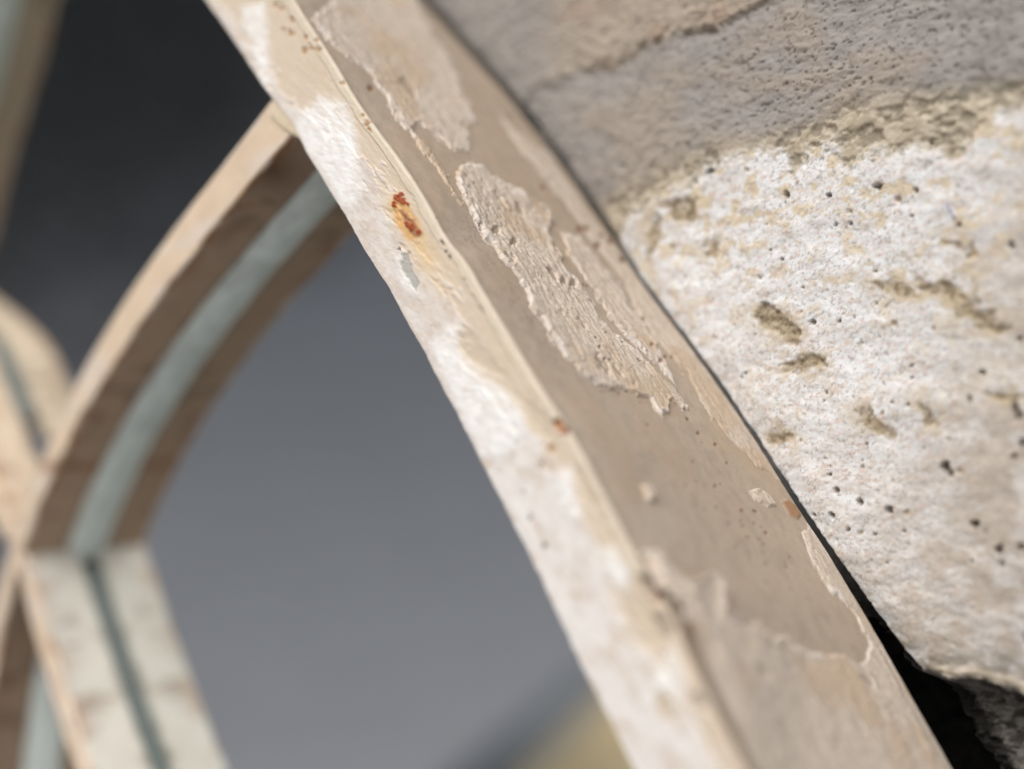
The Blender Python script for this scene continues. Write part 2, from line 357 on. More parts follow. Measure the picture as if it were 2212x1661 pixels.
# ---- outer side band with its flaking top coat ----------------------
def side_band():
    nv = 300
    back = sB - sR; L = np.linalg.norm(back, axis=1)
    bdir = back / L[:, None]
    ns = np.cross(along, bdir); ns /= np.linalg.norm(ns, axis=1, keepdims=True)
    if (ns[:, 0].mean()) < 0: ns = -ns
    a0 = .00055                                                      # start a little behind the lip
    t = np.linspace(0, 1, nv)
    dist = a0 + (L[:, None] - a0) * t[None, :]
    V = sR[:, None, :] + bdir[:, None, :] * dist[..., None] - ns[:, None, :] * .00022 * (1 - sstep(0, .1, t))[None, :, None]
    s = np.concatenate([[0], np.cumsum(np.linalg.norm(np.diff(sR, axis=0), axis=1))]) * 1000
    X = dist * 1000; Y = np.broadcast_to(s[:, None], X.shape)
    P0 = proj(V)
    warp = np.stack([fbm(X * 1.3, Y * 1.0, 111, 6, .6), fbm(X * 1.3, Y * 1.0, 131, 6, .6)], -1) - .5
    P = P0 + 26 * warp
    big = fbm(X * .25, Y * .25, 201, 4); mid = fbm(X * 1.2, Y * .8, 211, 4); fine = fbm(X * 5, Y * 3, 221, 3)
    streak = fbm(X * 2.6, Y * .35, 231, 4)
    c = np.broadcast_to(C_TAN, V.shape).copy()
    c = mixc(c, C_TAN * .84, sstep(.42, .7, mid) * .6); c = mixc(c, C_TAN * .8, sstep(.58, .7, fbm(X * 6, Y * 4, 241, 3)) * .5); c = mixc(c, C_TAN * np.array([1.0, .93, .86]), sstep(.5, .7, big) * .5)
    h = .00012 * (big - .5) + .00006 * (mid - .5) + .000025 * (fine - .5)
    FL = [[(1010, 348), (1040, 362), (1082, 392), (1130, 424), (1180, 445), (1192, 480), (1180, 500), (1200, 540), (1218, 580), (1262, 628), (1290, 680), (1312, 712),
           (1340, 735), (1380, 770), (1410, 800), (1440, 830), (1470, 862), (1484, 886), (1474, 890), (1450, 868), (1444, 884), (1430, 899), (1414, 888), (1398, 862), (1370, 850),
           (1340, 842), (1292, 834), (1262, 815), (1240, 790), (1212, 760), (1190, 730), (1170, 692), (1148, 664), (1134, 622), (1104, 582), (1064, 532), (1036, 492), (1016, 450), (1000, 432), (990, 400), (985, 372)],
          [(672, 40), (700, 20), (780, -60), (880, -40), (915, 40), (950, 96), (984, 158), (1003, 211), (1028, 262), (1012, 262), (1008, 285), (1022, 328), (984, 331), (941, 293), (902, 269), (888, 282), (893, 300), (868, 270), (854, 250), (830, 206), (797, 158), (739, 115), (686, 62)],
          [(800, -100), (900, -100), (920, -20), (900, 0), (860, -30)],
          [(1215, 505), (1245, 512), (1292, 560), (1330, 612), (1350, 650), (1390, 700), (1412, 740), (1440, 790), (1462, 830), (1440, 815), (1400, 770), (1350, 722), (1318, 690), (1290, 640), (1262, 605), (1225, 545)],
          [(1075, 240), (1110, 280), (1188, 335), (1320, 518), (1430, 672), (1531, 808), (1640, 960), (1690, 1040), (1636, 1006), (1596, 965), (1558, 930), (1530, 895), (1512, 862), (1500, 832), (1468, 786), (1424, 742), (1386, 694), (1352, 612), (1312, 560), (1255, 478), (1195, 410), (1150, 350), (1110, 300)],
          [(1388, 1188), (1402, 1200), (1420, 1232), (1445, 1256), (1482, 1276), (1500, 1262), (1520, 1252), (1546, 1272), (1556, 1330), (1590, 1346), (1622, 1342), (1642, 1380), (1662, 1390), (1676, 1376), (1694, 1374), (1712, 1398),
           (1760, 1414), (1830, 1420), (1852, 1438), (1872, 1426), (1876, 1402), (1866, 1368), (1838, 1310), (1800, 1280), (1770, 1240), (1747, 1195), (1738, 1150), (1748, 1120), (1790, 1180), (1900, 1372), (2140, 1790), (1600, 1850), (1450, 1330), (1420, 1280)],
          [(880, 282), (905, 296), (935, 335), (962, 380), (985, 425), (1002, 450), (975, 415), (940, 365), (915, 330), (893, 305)],
          [(1384, 1048), (1402, 1046), (1414, 1068), (1412, 1086), (1398, 1082)], [(1618, 1060), (1640, 1056), (1662, 1070), (1676, 1092), (1660, 1096), (1632, 1078)]]
    rough = fbm(X * 3.0, Y * 1.7, 301, 4); M = np.zeros(X.shape); hf = np.full(X.shape, -.00025)
    for k, f in enumerate(FL):
        small = k in (2, 7, 8)
        m, d = patch(P if not small else P0 + 10 * warp, f, 3.)
        th = [.00026, .00018, .00010, .00018, .00010, .0009, .00016, .0003, .0002][k]
        if k == 5: th = .00012 + .0008 * sstep(1760, 1560, P0[..., 0])
        # swollen rim, lumpy body
        body = sstep(-2, 5, d); rim = np.exp(-((d - 4) / 4.) ** 2)
        lump = {0: .00028, 1: .00018, 5: .00014}.get(k, .0001)
        hk = th * body + rim * th * .35 + lump * body * (rough - .5) + .00022 * body * (streak - .5) * (1 if k in (0, 1, 5, 3) else .4)
        hf = np.where(d > -2.5, np.maximum(hf, hk), hf); M = np.maximum(M, m)
    # holes through the coat
    pits = np.zeros(X.shape)
    for (x, y, rx, ry, ang, dep) in [(880, 190, 10, 26, .9, .0005), (1190, 595, 7, 17, .9, .0005), (1235, 615, 9, 10, .6, .0004), (1108, 525, 12, 8, .8, .0004), (1068, 500, 10, 9, .7, .0004), (1215, 610, 6, 9, .7, .0004),
                                (1100, 560, 8, 14, .8, .0003), (1300, 790, 10, 26, 1.0, .0003), (1120, 455, 6, 20, .9, .0003), (1075, 430, 5, 22, .9, .0003), (1255, 700, 5, 20, .95, .00025), (1330, 800, 5, 24, .95, .0003), (1200, 650, 4, 18, .95, .0002),
                                (1000, 270, 7, 7, 0, .0003), (1520, 1330, 10, 30, .5, .0002), (1500, 1310, 8, 26, .45, .0002), (1640, 1460, 12, 20, .4, .0002), (1870, 1470, 8, 20, .6, .00012)]:
        dx = P0[..., 0] - x; dy = P0[..., 1] - y; ca, sa = math.cos(ang), math.sin(ang)
        r = np.sqrt(((dx * sa - dy * ca) / rx) ** 2 + ((dx * ca + dy * sa) / ry) ** 2) + (rough - .5) * .8
        pits = np.maximum(pits, sstep(1.2, .6, r) * dep)
    rng = np.random.default_rng(5)
    pockm = sstep(.60, .66, fbm(X * 4.5, Y * 3.2, 401, 3, .6))
    hf = hf - pits - .00006 * pockm * (M > .5); hf = hf * (1 - .85 * sstep(.93, .985, t))[None, :]; h = h * (1 - .9 * sstep(.93, .985, t))[None, :]
    # drips of the lower coat
    cf = np.broadcast_to(C_PAINT, V.shape).copy()
    cf = mixc(cf, C_PAINT * .84, sstep(.45, .66, rough) * .6); cf = mixc(cf, lin(150, 128, 106), sstep(.66, .74, fbm(X * 7, Y * 4.5, 411, 3, .6)) * .7); cf = mixc(cf, lin(196, 176, 154), sstep(.5, .7, big))
    ed = np.zeros(X.shape)
    for k in (0, 1, 3, 5):
        d = patch(P, FL[k], 3.)[1]; ed = np.maximum(ed, np.exp(-((d - 3) / 4.) ** 2))
    cf = mixc(cf, lin(222, 214, 206), ed * sstep(.4, .62, fbm(X * .9, Y * .7, 501, 3)) * .75)
    # the poured lower coat: finger-like drips running towards the top edge
    zone = sstep(1270, 1300, P0[..., 1]) * sstep(1480, 1380, P0[..., 1]) * sstep(1780, 1680, P0[..., 0]) * patch(P, FL[5], 3.)[0]
    hf = hf + zone * .0009 * (fbm((P0[..., 0] - .22 * P0[..., 1]) * .034, P0[..., 1] * .004, 711, 2) - .5)
    # loose grey dust beside the flake
    gd = sstep(.5, .75, fbm(X * 6, Y * 5, 601, 3)) * np.maximum.reduce([sstep(60, 10, np.hypot(P0[..., 0] - x, P0[..., 1] - y)) for x, y in [(1100, 640), (1070, 560), (1140, 690), (1310, 830), (1290, 810), (1020, 500), (1200, 745)]])
    c = mixc(c, lin(128, 116, 108), gd * .6); cf = mixc(cf, lin(140, 130, 122), gd * .35)
    # specks
    rng = np.random.default_rng(12)
    specks = [(1545, 1050, 4), (1602, 1103, 4), (1575, 1130, 3), (1655, 1150, 4), (1615, 1160, 3), (1640, 1165, 3), (1548, 1095, 3), (1460, 1290, 3), (1590, 1180, 3), (1650, 1175, 3), (1630, 1130, 3), (1700, 1350, 3),
              (1425, 780, 5), (1437, 770, 4), (1406, 745, 4), (1388, 690, 5), (1450, 772, 3), (800, 190, 7), (1300, 508, 6), (1318, 520, 7), (1334, 505, 6), (1252, 494, 7), (1268, 492, 6), (1345, 560, 8), (1290, 530, 7), (1380, 588, 6), (1256, 300, 5), (1100, 250, 5), (1172, 405, 5), (1485, 905, 4), (1508, 935, 4), (1545, 960, 4), (1570, 1000, 3)]
    for i in range(46):
        specks.append((rng.uniform(1250, 1760), 0, rng.uniform(1.5, 3.2)))
        specks[-1] = (specks[-1][0], specks[-1][0] * 1.35 - 1000 + rng.uniform(-110, 60), specks[-1][2])
    for (x, y, r) in specks:
        m = sstep(1.5, .4, spot(P0, x, y, r)); col = lin(122, 78, 54) if r > 3.5 else lin(112, 92, 74)
        c = mixc(c, col, m * .8); cf = mixc(cf, col, m * .8); h -= m * .00006; hf -= m * .00006
    m, d = patch(P0, [(1688, 1085), (1700, 1080), (1716, 1092), (1728, 1112), (1722, 1122), (1704, 1112)], 4); c = mixc(c, lin(158, 122, 92), m); h += .00018 * m
    # wet looking smears
    m = sstep(.0, 1., np.exp(-((P0[..., 0] - 1420) / 50) ** 2 - ((P0[..., 1] - 1130) / 60) ** 2)); c = mixc(c, lin(190, 176, 160), m * .5)
    # faces
    base = V + ns[:, None, :] * h[..., None]
    me = mesh_from('side_band', base, grid_faces(NA, nv), c)
    sb = keep(link('side_band', me, M_SIDE), root)
    keepv = hf > h - .0001
    F = grid_faces(NA, nv); ok = keepv.ravel()[F].any(1) & (M.ravel()[F].max(1) > .02)
    F = F[ok]; used = np.unique(F); mp = np.full(NA * nv, -1); mp[used] = np.arange(len(used))
    top = (V + ns[:, None, :] * np.maximum(hf, -.0003)[..., None] + ns[:, None, :] * h[..., None]).reshape(-1, 3)[used]
    me = mesh_from('peeling_paint', top, mp[F], cf.reshape(-1, 3)[used])
    pp = keep(link('peeling_paint', me, M_FLAKE), root)
    pp['label'] = 'paler raised coat of paint peeling off the outer side'
    return sb
side_band()

# ---- mullion bars ----------------------------------------------------
def bar(name, LP, RP, dtop, depth, strip, mat, matstrip, seed, lump=.0003, world=False, strip_w=.8, na=220):
    """one glazing bar between two front outlines; strip: list of (start,end) spans of the sealing strip or shaded-gap strip under it"""
    A = smooth_line(LP, na, 2); B = smooth_line(RP, na, 2)
    if not world: A = unproj(A, 0); B = unproj(B, 0)
    ac = B - A; w = np.linalg.norm(ac, axis=1); ac /= w[:, None]
    s = np.concatenate([[0], np.cumsum(np.linalg.norm(np.diff(B, axis=0), axis=1))]) * 1000
    r = .0007; ring = []
    for a in np.linspace(-.2, math.pi / 2, 6): ring.append((0, r - r * math.cos(a), r - r * math.sin(a)))
    for u in np.linspace(.1, .9, 8): ring.append((u, 0, 0))
    for a in np.linspace(math.pi / 2, -.2, 7): ring.append((1, -r + r * math.cos(a), r - r * math.sin(a)))
    for d in np.linspace(.25, 1, 7): ring.append((1, 0, depth * d))
    ring += [(.75, 0, depth), (.5, 0, depth), (.25, 0, depth), (0, 0, depth), (0, 0, depth * .5)]
    k = len(ring); U = np.array([q[0] for q in ring]); O = np.array([q[1] for q in ring]); Dp = np.array([q[2] for q in ring])
    pos = w[:, None] * U[None] + O[None]
    V = A[:, None, :] + ac[:, None, :] * pos[..., None] - NV * (dtop + Dp)[None, :, None]
    edge = np.exp(-((np.arange(k) - 18) / 2.2) ** 2); edge2 = np.exp(-((np.arange(k) - 2) / 2.) ** 2)
    n1 = (fbm(s[:, None] * .35, 0 * s[:, None] + .5, seed, 4) - .5)
    V += ac[:, None, :] * (n1 * 2 * lump * edge[None])[..., None] + NV * (n1 * lump * 1.2 * edge[None])[..., None]
    n2 = (fbm(s[:, None] * .3, 0 * s[:, None] + .5, seed + 50, 3) - .5); V += ac[:, None, :] * (n2 * lump * edge2[None])[..., None]
    S_ = np.broadcast_to(s[:, None], pos.shape); D_ = np.broadcast_to((np.arange(k) * .6)[None], pos.shape)
    big = fbm(S_ * .22, D_ * .4, seed + 9, 4); rst = fbm(S_ * .5, D_ * .5, seed + 19, 4)
    front = ((np.arange(k) < 18))[None, :]
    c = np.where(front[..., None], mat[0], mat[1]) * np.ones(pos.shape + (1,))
    c = mixc(c, C_PINK, front * sstep(.5, .62, big) * .6)
    c = mixc(c, lin(158, 108, 68), sstep(.40, .6, rst) * (edge[None] * .95 + .05))
    if seed == 700:
        PB = proj(V); c = mixc(c, lin(150, 104, 64), edge[None] * sstep(620, 560, PB[..., 1]) * sstep(.35, .55, rst) * .9); c = mixc(c, lin(104, 76, 54), (1 - front) * np.exp(-((PB[..., 0] - 590) / 60) ** 2 - ((PB[..., 1] - 372) / 40) ** 2) * .8)
        c = mixc(c, lin(140, 86, 46), np.exp(-((PB[..., 1] - 1008) / 9) ** 2) * .8); c = mixc(c, lin(98, 84, 70), np.exp(-((PB[..., 1] - 842) / 7) ** 2) * (1 - front) * .6)
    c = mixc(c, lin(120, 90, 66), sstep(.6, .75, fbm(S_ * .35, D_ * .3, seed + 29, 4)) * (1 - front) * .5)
    V = np.concatenate([np.broadcast_to(V[:1].mean(1, keepdims=True), V[:1].shape), V, np.broadcast_to(V[-1:].mean(1, keepdims=True), V[:1].shape)]); c = np.concatenate([c[:1], c, c[-1:]])
    me = mesh_from(name, V, grid_faces(na + 2, k, closed=True), c)
    o = keep(link(name, me, M_BAR), root)
    for (t0, t1) in strip:
        i0, i1 = int(t0 * (na - 1)), int(t1 * (na - 1)) + 1
        hh = DM - dtop - .00006 - depth; bu = .30 if hh > .0025 else .02
        rr = [(.1, depth + .0001), (.5, depth + .0001)] + [(1 - .04 + bu * math.sin(a / 2), depth + .0001 + hh * (.5 - .5 * math.cos(a))) for a in np.linspace(0, math.pi, 9)] + [(.5, DM - dtop - .00006), (-.02, DM - dtop - .00006)]
        VV = np.stack([A + ac * (w * u)[:, None] - NV * (dtop + d) for u, d in rr], 1)[i0:i1]
        nn = fbm(s[i0:i1, None] * .5, np.arange(len(rr))[None] * .7, seed + 77, 4)
        VV = VV + ac[i0:i1, None, :] * ((nn - .5) * .0004 * (np.arange(len(rr)) < 10))[..., None]
        cc = np.ones(VV.shape) * matstrip * (.7 + .6 * nn)[..., None]
        st = keep(link('seal_gap_strip', mesh_from('seal_gap_strip', VV, grid_faces(i1 - i0, len(rr), closed=True), cc), M_BAR), root)
    return o
M_BAR = mat_pigment('bar_paint', rough=.6, noise_scale=1800, bump=.4, bump_dist=.00006, tint=.1, coarse=400)
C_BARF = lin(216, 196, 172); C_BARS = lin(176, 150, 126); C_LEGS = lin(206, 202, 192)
curL = [(640, 150), (612, 190), (582, 208), (549, 253), (510, 305), (469, 359), (392, 461), (335, 535), (289, 600), (240, 690), (211, 735), (164, 808), (128, 890), (94, 965), (62, 1040), (36, 1120), (10, 1200), (-25, 1320), (-60, 1460), (-85, 1600), (-100, 1740)]
curR = [(700, 200), (672, 250), (622, 300), (575, 343), (531, 388), (490, 452), (430, 528), (384, 594), (335, 657), (273, 743), (218, 815), (172, 885), (135, 960), (110, 1030), (82, 1100), (60, 1160), (40, 1215), (10, 1320), (-20, 1450), (-42, 1600), (-55, 1740)]
def fair(P, deg=5):
    P = np.array(P, float); m = P[:, 1] > 195; k = np.polyfit(P[m, 1] / 1000, P[m, 0], deg); y = np.linspace(218, 1740, 40)
    return np.stack([np.polyval(k, y / 1000), y], 1)
curL, curR = fair(curL), fair(curR)
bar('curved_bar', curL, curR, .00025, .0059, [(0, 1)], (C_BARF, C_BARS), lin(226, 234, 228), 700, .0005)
legL = [(-10, 1105), (10, 1165), (31, 1230), (56, 1346), (80, 1430), (115, 1563), (150, 1661), (190, 1770)]
legR = [(20, 1130), (42, 1192), (66, 1270), (92, 1360), (120, 1450), (155, 1560), (190, 1661), (228, 1770)]
bar('straight_bar', legL, legR, .0004, .0074, [(.18, 1)], (C_BARF, C_LEGS), lin(96, 106, 104), 740, .0003)  # dark strip colour stands in for the shaded gap at the glass
def lift(P, d): return unproj(P, d) + NV * d
con = smooth_line([(-640, 300), (-330, 480), (-110, 640), (-48, 690), (0, 745), (40, 845), (90, 963), (130, 1050), (162, 1125)], 40, 1)
l2R = lift(con, DM); 
tang = np.gradient(l2R, axis=0); tang /= np.linalg.norm(tang, axis=1, keepdims=True)
sidev = np.cross(tang, NV); sidev *= np.sign(sidev[:, :1])
bar('straight_bar', l2R - sidev * .0042, l2R, .0005, .0072, [(0, .9)], (C_BARF, lin(206, 188, 166)), lin(96, 106, 106), 760, .0003, world=True)  # strip painted dark here too, as the shaded gap
refl = smooth_line([(150, -60), (135, 0), (106, 128), (66, 256), (33, 366), (7, 476), (-20, 580)], 40, 1)
l3R = lift(refl, 2 * DM)
tang = np.gradient(l3R, axis=0); tang /= np.linalg.norm(tang, axis=1, keepdims=True)
sidev = np.cross(tang, NV); sidev *= np.sign(sidev[:, :1])
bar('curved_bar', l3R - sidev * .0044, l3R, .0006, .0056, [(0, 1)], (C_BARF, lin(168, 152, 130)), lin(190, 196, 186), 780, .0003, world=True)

# ---- the welded corner where the curved bar runs into the frame
def weld():
    out = smooth_line([(548, 150), (572, 190), (583, 208), (586, 224), (582, 236), (576, 248), (586, 262), (620, 290), (690, 320), (760, 300), (700, 180), (620, 120), (548, 150)], 80, 2)[:-1]
    cen = out.mean(0); rows = []
    for f, d in [(1.0, .0048), (1.0, .0006), (.985, .00022), (.95, .00008), (.86, .00006), (.6, .00012), (.3, .0002), (.02, .0002)]:
        rows.append(unproj(cen + (out - cen) * f, 0) - NV * d)
    V = np.stack(rows); P = proj(V); n = fbm(P[..., 0] * .02, P[..., 1] * .02, 990, 5)
    V = V + NV * ((n - .5) * .00016)[..., None] * (np.arange(len(rows)) > 2)[:, None, None]
    c = mixc(np.ones(V.shape) * lin(214, 199, 174), lin(190, 160, 126), sstep(.5, .68, n) * .7)
    c = mixc(c, lin(150, 112, 80), sstep(300, 350, P[..., 1]) * sstep(.4, .6, n) * .8)
    return keep(link('weld', mesh_from('weld', V, grid_faces(len(rows), V.shape[1], closed=True), c), M_BAR), root)
weld()

# ---- mirror glass ------------------------------------------------------
mm = bpy.data.materials.new('silvered_glass'); mm.use_nodes = True
b = mm.node_tree.nodes['Principled BSDF']; b.inputs['Metallic'].default_value = 1; b.inputs['Roughness'].default_value = .03
b.inputs['Base Color'].default_value = (.83, .85, .84, 1)
def pane(pts, label):
    n = len(pts); Q = unproj(np.array(pts, float), DM); Q2 = Q - NV * .003
    V = np.concatenate([Q, Q2]); me = bpy.data.meshes.new('mirror_pane')
    fs = [list(range(n)), list(range(2 * n - 1, n - 1, -1))] + [[i, i + n, (i + 1) % n + n, (i + 1) % n] for i in range(n)]
    me.from_pydata([tuple(v) for v in V], [], fs); me.update()
    o = keep(link('mirror_pane', me, mm, smooth=False), root); o['label'] = label
    o.data.update()
    return o
# centre lines of the bars, carried back to the glass
def back_line(LP, RP, n=30, world=False):
    A, B = smooth_line(LP, n, 2), smooth_line(RP, n, 2)
    if not world: A, B = unproj(A, 0), unproj(B, 0)
    return proj((A + B) / 2 - NV * DM)
cb = back_line(curL, curR, 40); lb = back_line(legL, legR); l2b = back_line(l2R - np.array([.002, 0, 0]), l2R, 12, True); l3b = back_line(l3R - np.array([.002, 0, 0]), l3R, 12, True)
fb = proj((sL * .6 + sR * .4 - NV * DM)[::60])
J = lb[0]                                                       # the crossing
iJ = int(np.argmin(np.linalg.norm(cb - J, axis=1)))
iF = int(np.argmin(np.linalg.norm(fb - cb[0], axis=1)))
pane(list(map(tuple, cb[4:iJ])) + list(map(tuple, lb)) + [(700, 2300), (1900, 2300)] + list(map(tuple, fb[iF + 1:][::-1])), 'largest pane, right of the curved bar')
pane(list(map(tuple, fb[:iF + 1][::-1])) + list(map(tuple, l3b)) + list(map(tuple, l2b[(l2b[:, 1] > l3b[-1, 1] + 20) & (l2b[:, 0] < np.interp(l2b[:, 1], cb[:, 1], cb[:, 0]) - 60)])) + list(map(tuple, cb[4:iJ - 1][::-1])), 'dark pane above the curved bar')
pane(list(map(tuple, lb)) + list(map(tuple, cb[iJ + 1:][::-1])), 'small pane between the two lower bars')

# ================================================================== THE STONE WALL
wall = empty('stone_wall', (0.05, 0.0, 1.5), 'pale pitted stone wall with grey mortar joint behind the painted frame', 'wall')
M_STONE = mat_pigment('limestone', rough=.9, noise_scale=4200, bump=.5, bump_dist=.00008, tint=.13, spec=.15, coarse=1500)
def stone():
    corners = unproj(np.array([(820, -120), (2260, -60), (2260, 1720), (1700, 1750), (1100, 300)]), DS)
    x0, x1 = corners[:, 0].min() - .004, corners[:, 0].max() + .003; z0, z1 = corners[:, 2].min() - .003, corners[:, 2].max() + .003
    nx, nz = 760, 760
    # finer steps towards the camera side
    gx = x0 + (x1 - x0) * (1 - (1 - np.linspace(0, 1, nx)) ** 1.0); gz = np.linspace(z0, z1, nz)
    X, Z = np.meshgrid(gx, gz); V = np.stack([X, np.zeros_like(X), Z], -1)
    P0 = proj(V); x = X * 1000; z = Z * 1000
    warp = np.stack([fbm(x * .7, z * .7, 811, 6, .6), fbm(x * .7, z * .7, 831, 6, .6)], -1) - .5
    P = P0 + 46 * warp
    big = fbm(x * .12, z * .2, 841, 4); mid = fbm(x * .6, z * .75, 851, 5); fine = fbm(x * 2.4, z * 2.8, 861, 4, .6); grain = fbm(x * 5, z * 5, 871, 2)
    px, py = P[..., 0], P[..., 1]
    # boundary curves: y of the white/tan edge, tan/grey edge, grey/upper edge, lower joint
    b1 = np.interp(px, [1200, 1330, 1400, 1480, 1540, 1620, 1690, 1712, 1740, 1800, 1835, 1870, 1930, 2010, 2060, 2110, 2212, 2300], [560, 505, 430, 395, 352, 332, 318, 392, 330, 300, 372, 322, 330, 318, 340, 268, 232, 215])
    b2 = np.interp(P0[..., 0] + 20 * warp[..., 0], [1200, 1290, 1400, 1500, 1700, 1850, 2000, 2212, 2300], [500, 442, 382, 334, 282, 226, 200, 172, 160])
    b3 = np.interp(px, [900, 1100, 1150, 1200, 1240, 1310, 1340, 1400, 1450, 1520, 1600, 1700, 1900], [330, 235, 190, 165, 150, 145, 115, 92, 72, 60, 20, -30, -120])
    b4 = np.interp(P0[..., 0] + 14 * warp[..., 0], [1700, 1850, 1900, 1960, 2050, 2100, 2212, 2300], [1320, 1350, 1405, 1456, 1474, 1476, 1512, 1540])
    white = sstep(-20, 24, py - b1 + 46 * (fbm(x * 2.0, z * 2.4, 855, 4, .6) - .5)); lower = sstep(-5, 5, P0[..., 1] + 16 * warp[..., 1] - b4)
    greym = sstep(30, -34, P0[..., 1] + 24 * warp[..., 1] - b2); upper = sstep(12, -12, py - b3)
    C_W = lin(218, 219, 220); C_T = lin(176, 165, 146); C_G = lin(152, 147, 143); C_U = lin(166, 155, 142)
    # dirt brown edge of the block
    c = np.broadcast_to(C_T, V.shape).copy()
    c = mixc(c, lin(146, 138, 122), sstep(.42, .62, fbm(x * .8, z * 1.2, 881, 5)) * .9)
    c = mixc(c, lin(196, 186, 168), sstep(.5, .64, fbm(x * 1.8, z * 2.6, 891, 5)) * .8)
    cw = np.broadcast_to(C_W, V.shape).copy()
    cw = mixc(cw, lin(203, 197, 193), sstep(.45, .62, mid) * .4)
    tanb = sstep(.55, .64, fbm(x * .6, z * .8, 901, 6, .6)) * np.clip(.35 + .9 * sstep(1000, 420, py), 0, 1); cw = mixc(cw, lin(204, 188, 156), tanb * (.45 + .35 * sstep(720, 420, py)))
    cw = mixc(cw, lin(194, 180, 164), sstep(.60, .68, fbm(x * 1.5, z * 2.6, 911, 5)) * .5)
    cw = mixc(cw, lin(150, 146, 144), sstep(.64, .72, fbm(x * 4.2, z * 5.0, 921, 3)) * .65)
    cw = mixc(cw, lin(206, 178, 168), sstep(.68, .74, fbm(x * 3.2, z * 3.8, 925, 3)) * .6)
    dirt_shade = sstep(1850, 2250, P0[..., 0] + .35 * (P0[..., 1] - 800)); cw = mixc(cw, lin(172, 159, 144), dirt_shade * (.35 + .4 * sstep(.38, .6, fbm(x * .5, z * .8, 929, 5))))  # brown dirt together with painted shade towards the lower right
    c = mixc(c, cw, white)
    cg = mixc(np.broadcast_to(C_G, V.shape).copy(), C_G * .84, sstep(.4, .65, mid) * .7); cg = mixc(cg, C_G * np.array([1.04, .98, .9]), sstep(.5, .7, big))
    cg = mixc(cg, C_G * .6, sstep(.66, .76, fbm(x * 2.6 - z * 1.2, z * 4.2 + x * .8, 933, 4)) * .6)
    c = mixc(c, cg, greym)
    cu = mixc(np.broadcast_to(C_U, V.shape).copy(), C_U * np.array([.95, .88, .85]), sstep(.5, .68, fbm(x * .3, z * .5, 931, 4)))
    cu = mixc(cu, C_G, sstep(1260, 1120, P0[..., 0] + 40 * warp[..., 0]))
    c = mixc(c, cu, upper)
    # relief (metres, + is out of the wall)
    h = .0009 * (big - .5) + .00028 * (mid - .5) + .00007 * (fine - .5) + .00003 * (grain - .5)
    h -= .0003 * (1 - white) * (1 - greym) + .0003 * (1 - white) * (1 - greym) * sstep(.42, .62, fbm(x * .8, z * 1.2, 881, 5))
    up_t = np.clip((b2 - P0[..., 1]) / 260, 0, 1.3)
    h += greym * (-.0010 * up_t - .0011 * np.exp(-((py - b3) / 16.) ** 2) * sstep(1750, 1450, px) * sstep(1180, 1320, px) * .55 * sstep(.4, .62, fbm(x * .9, z * 1.3, 936, 4))) + upper * .0004
    h -= greym * .00022 * sstep(.65, .76, fbm(x * 2.6 - z * 1.2, z * 4.2 + x * .8, 933, 4))
    h += greym * .0002 * (fbm(x * 1.1, z * 2.0, 941, 4, .6) - .5) * 2
    # ripple bands, running to the right and slightly down
    xr = x * .5 - z * .18; zr = z + x * .16
    h += white * .00012 * (fbm(xr * .8, zr * 1.0, 951, 5, .6) - .5) + white * .00009 * (fbm(x * 3.4, z * 3.4, 955, 3, .6) - .5)
    # rounding towards the frame and the lower joint
    se = sdf_edge(P0)
    h -= .0005 * sstep(60, 0, se)
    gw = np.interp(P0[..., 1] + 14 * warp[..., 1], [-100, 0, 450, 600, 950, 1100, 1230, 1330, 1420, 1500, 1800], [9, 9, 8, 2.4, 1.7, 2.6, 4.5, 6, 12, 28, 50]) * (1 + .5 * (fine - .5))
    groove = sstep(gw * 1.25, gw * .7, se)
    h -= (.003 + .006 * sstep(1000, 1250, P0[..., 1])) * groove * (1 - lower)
    h -= .0017 * np.clip((P0[..., 1] - 950) / 420, 0, 2) ** 2 * (1 - lower) * sstep(1500, 2100, P0[..., 0])
    pit = np.zeros(X.shape)
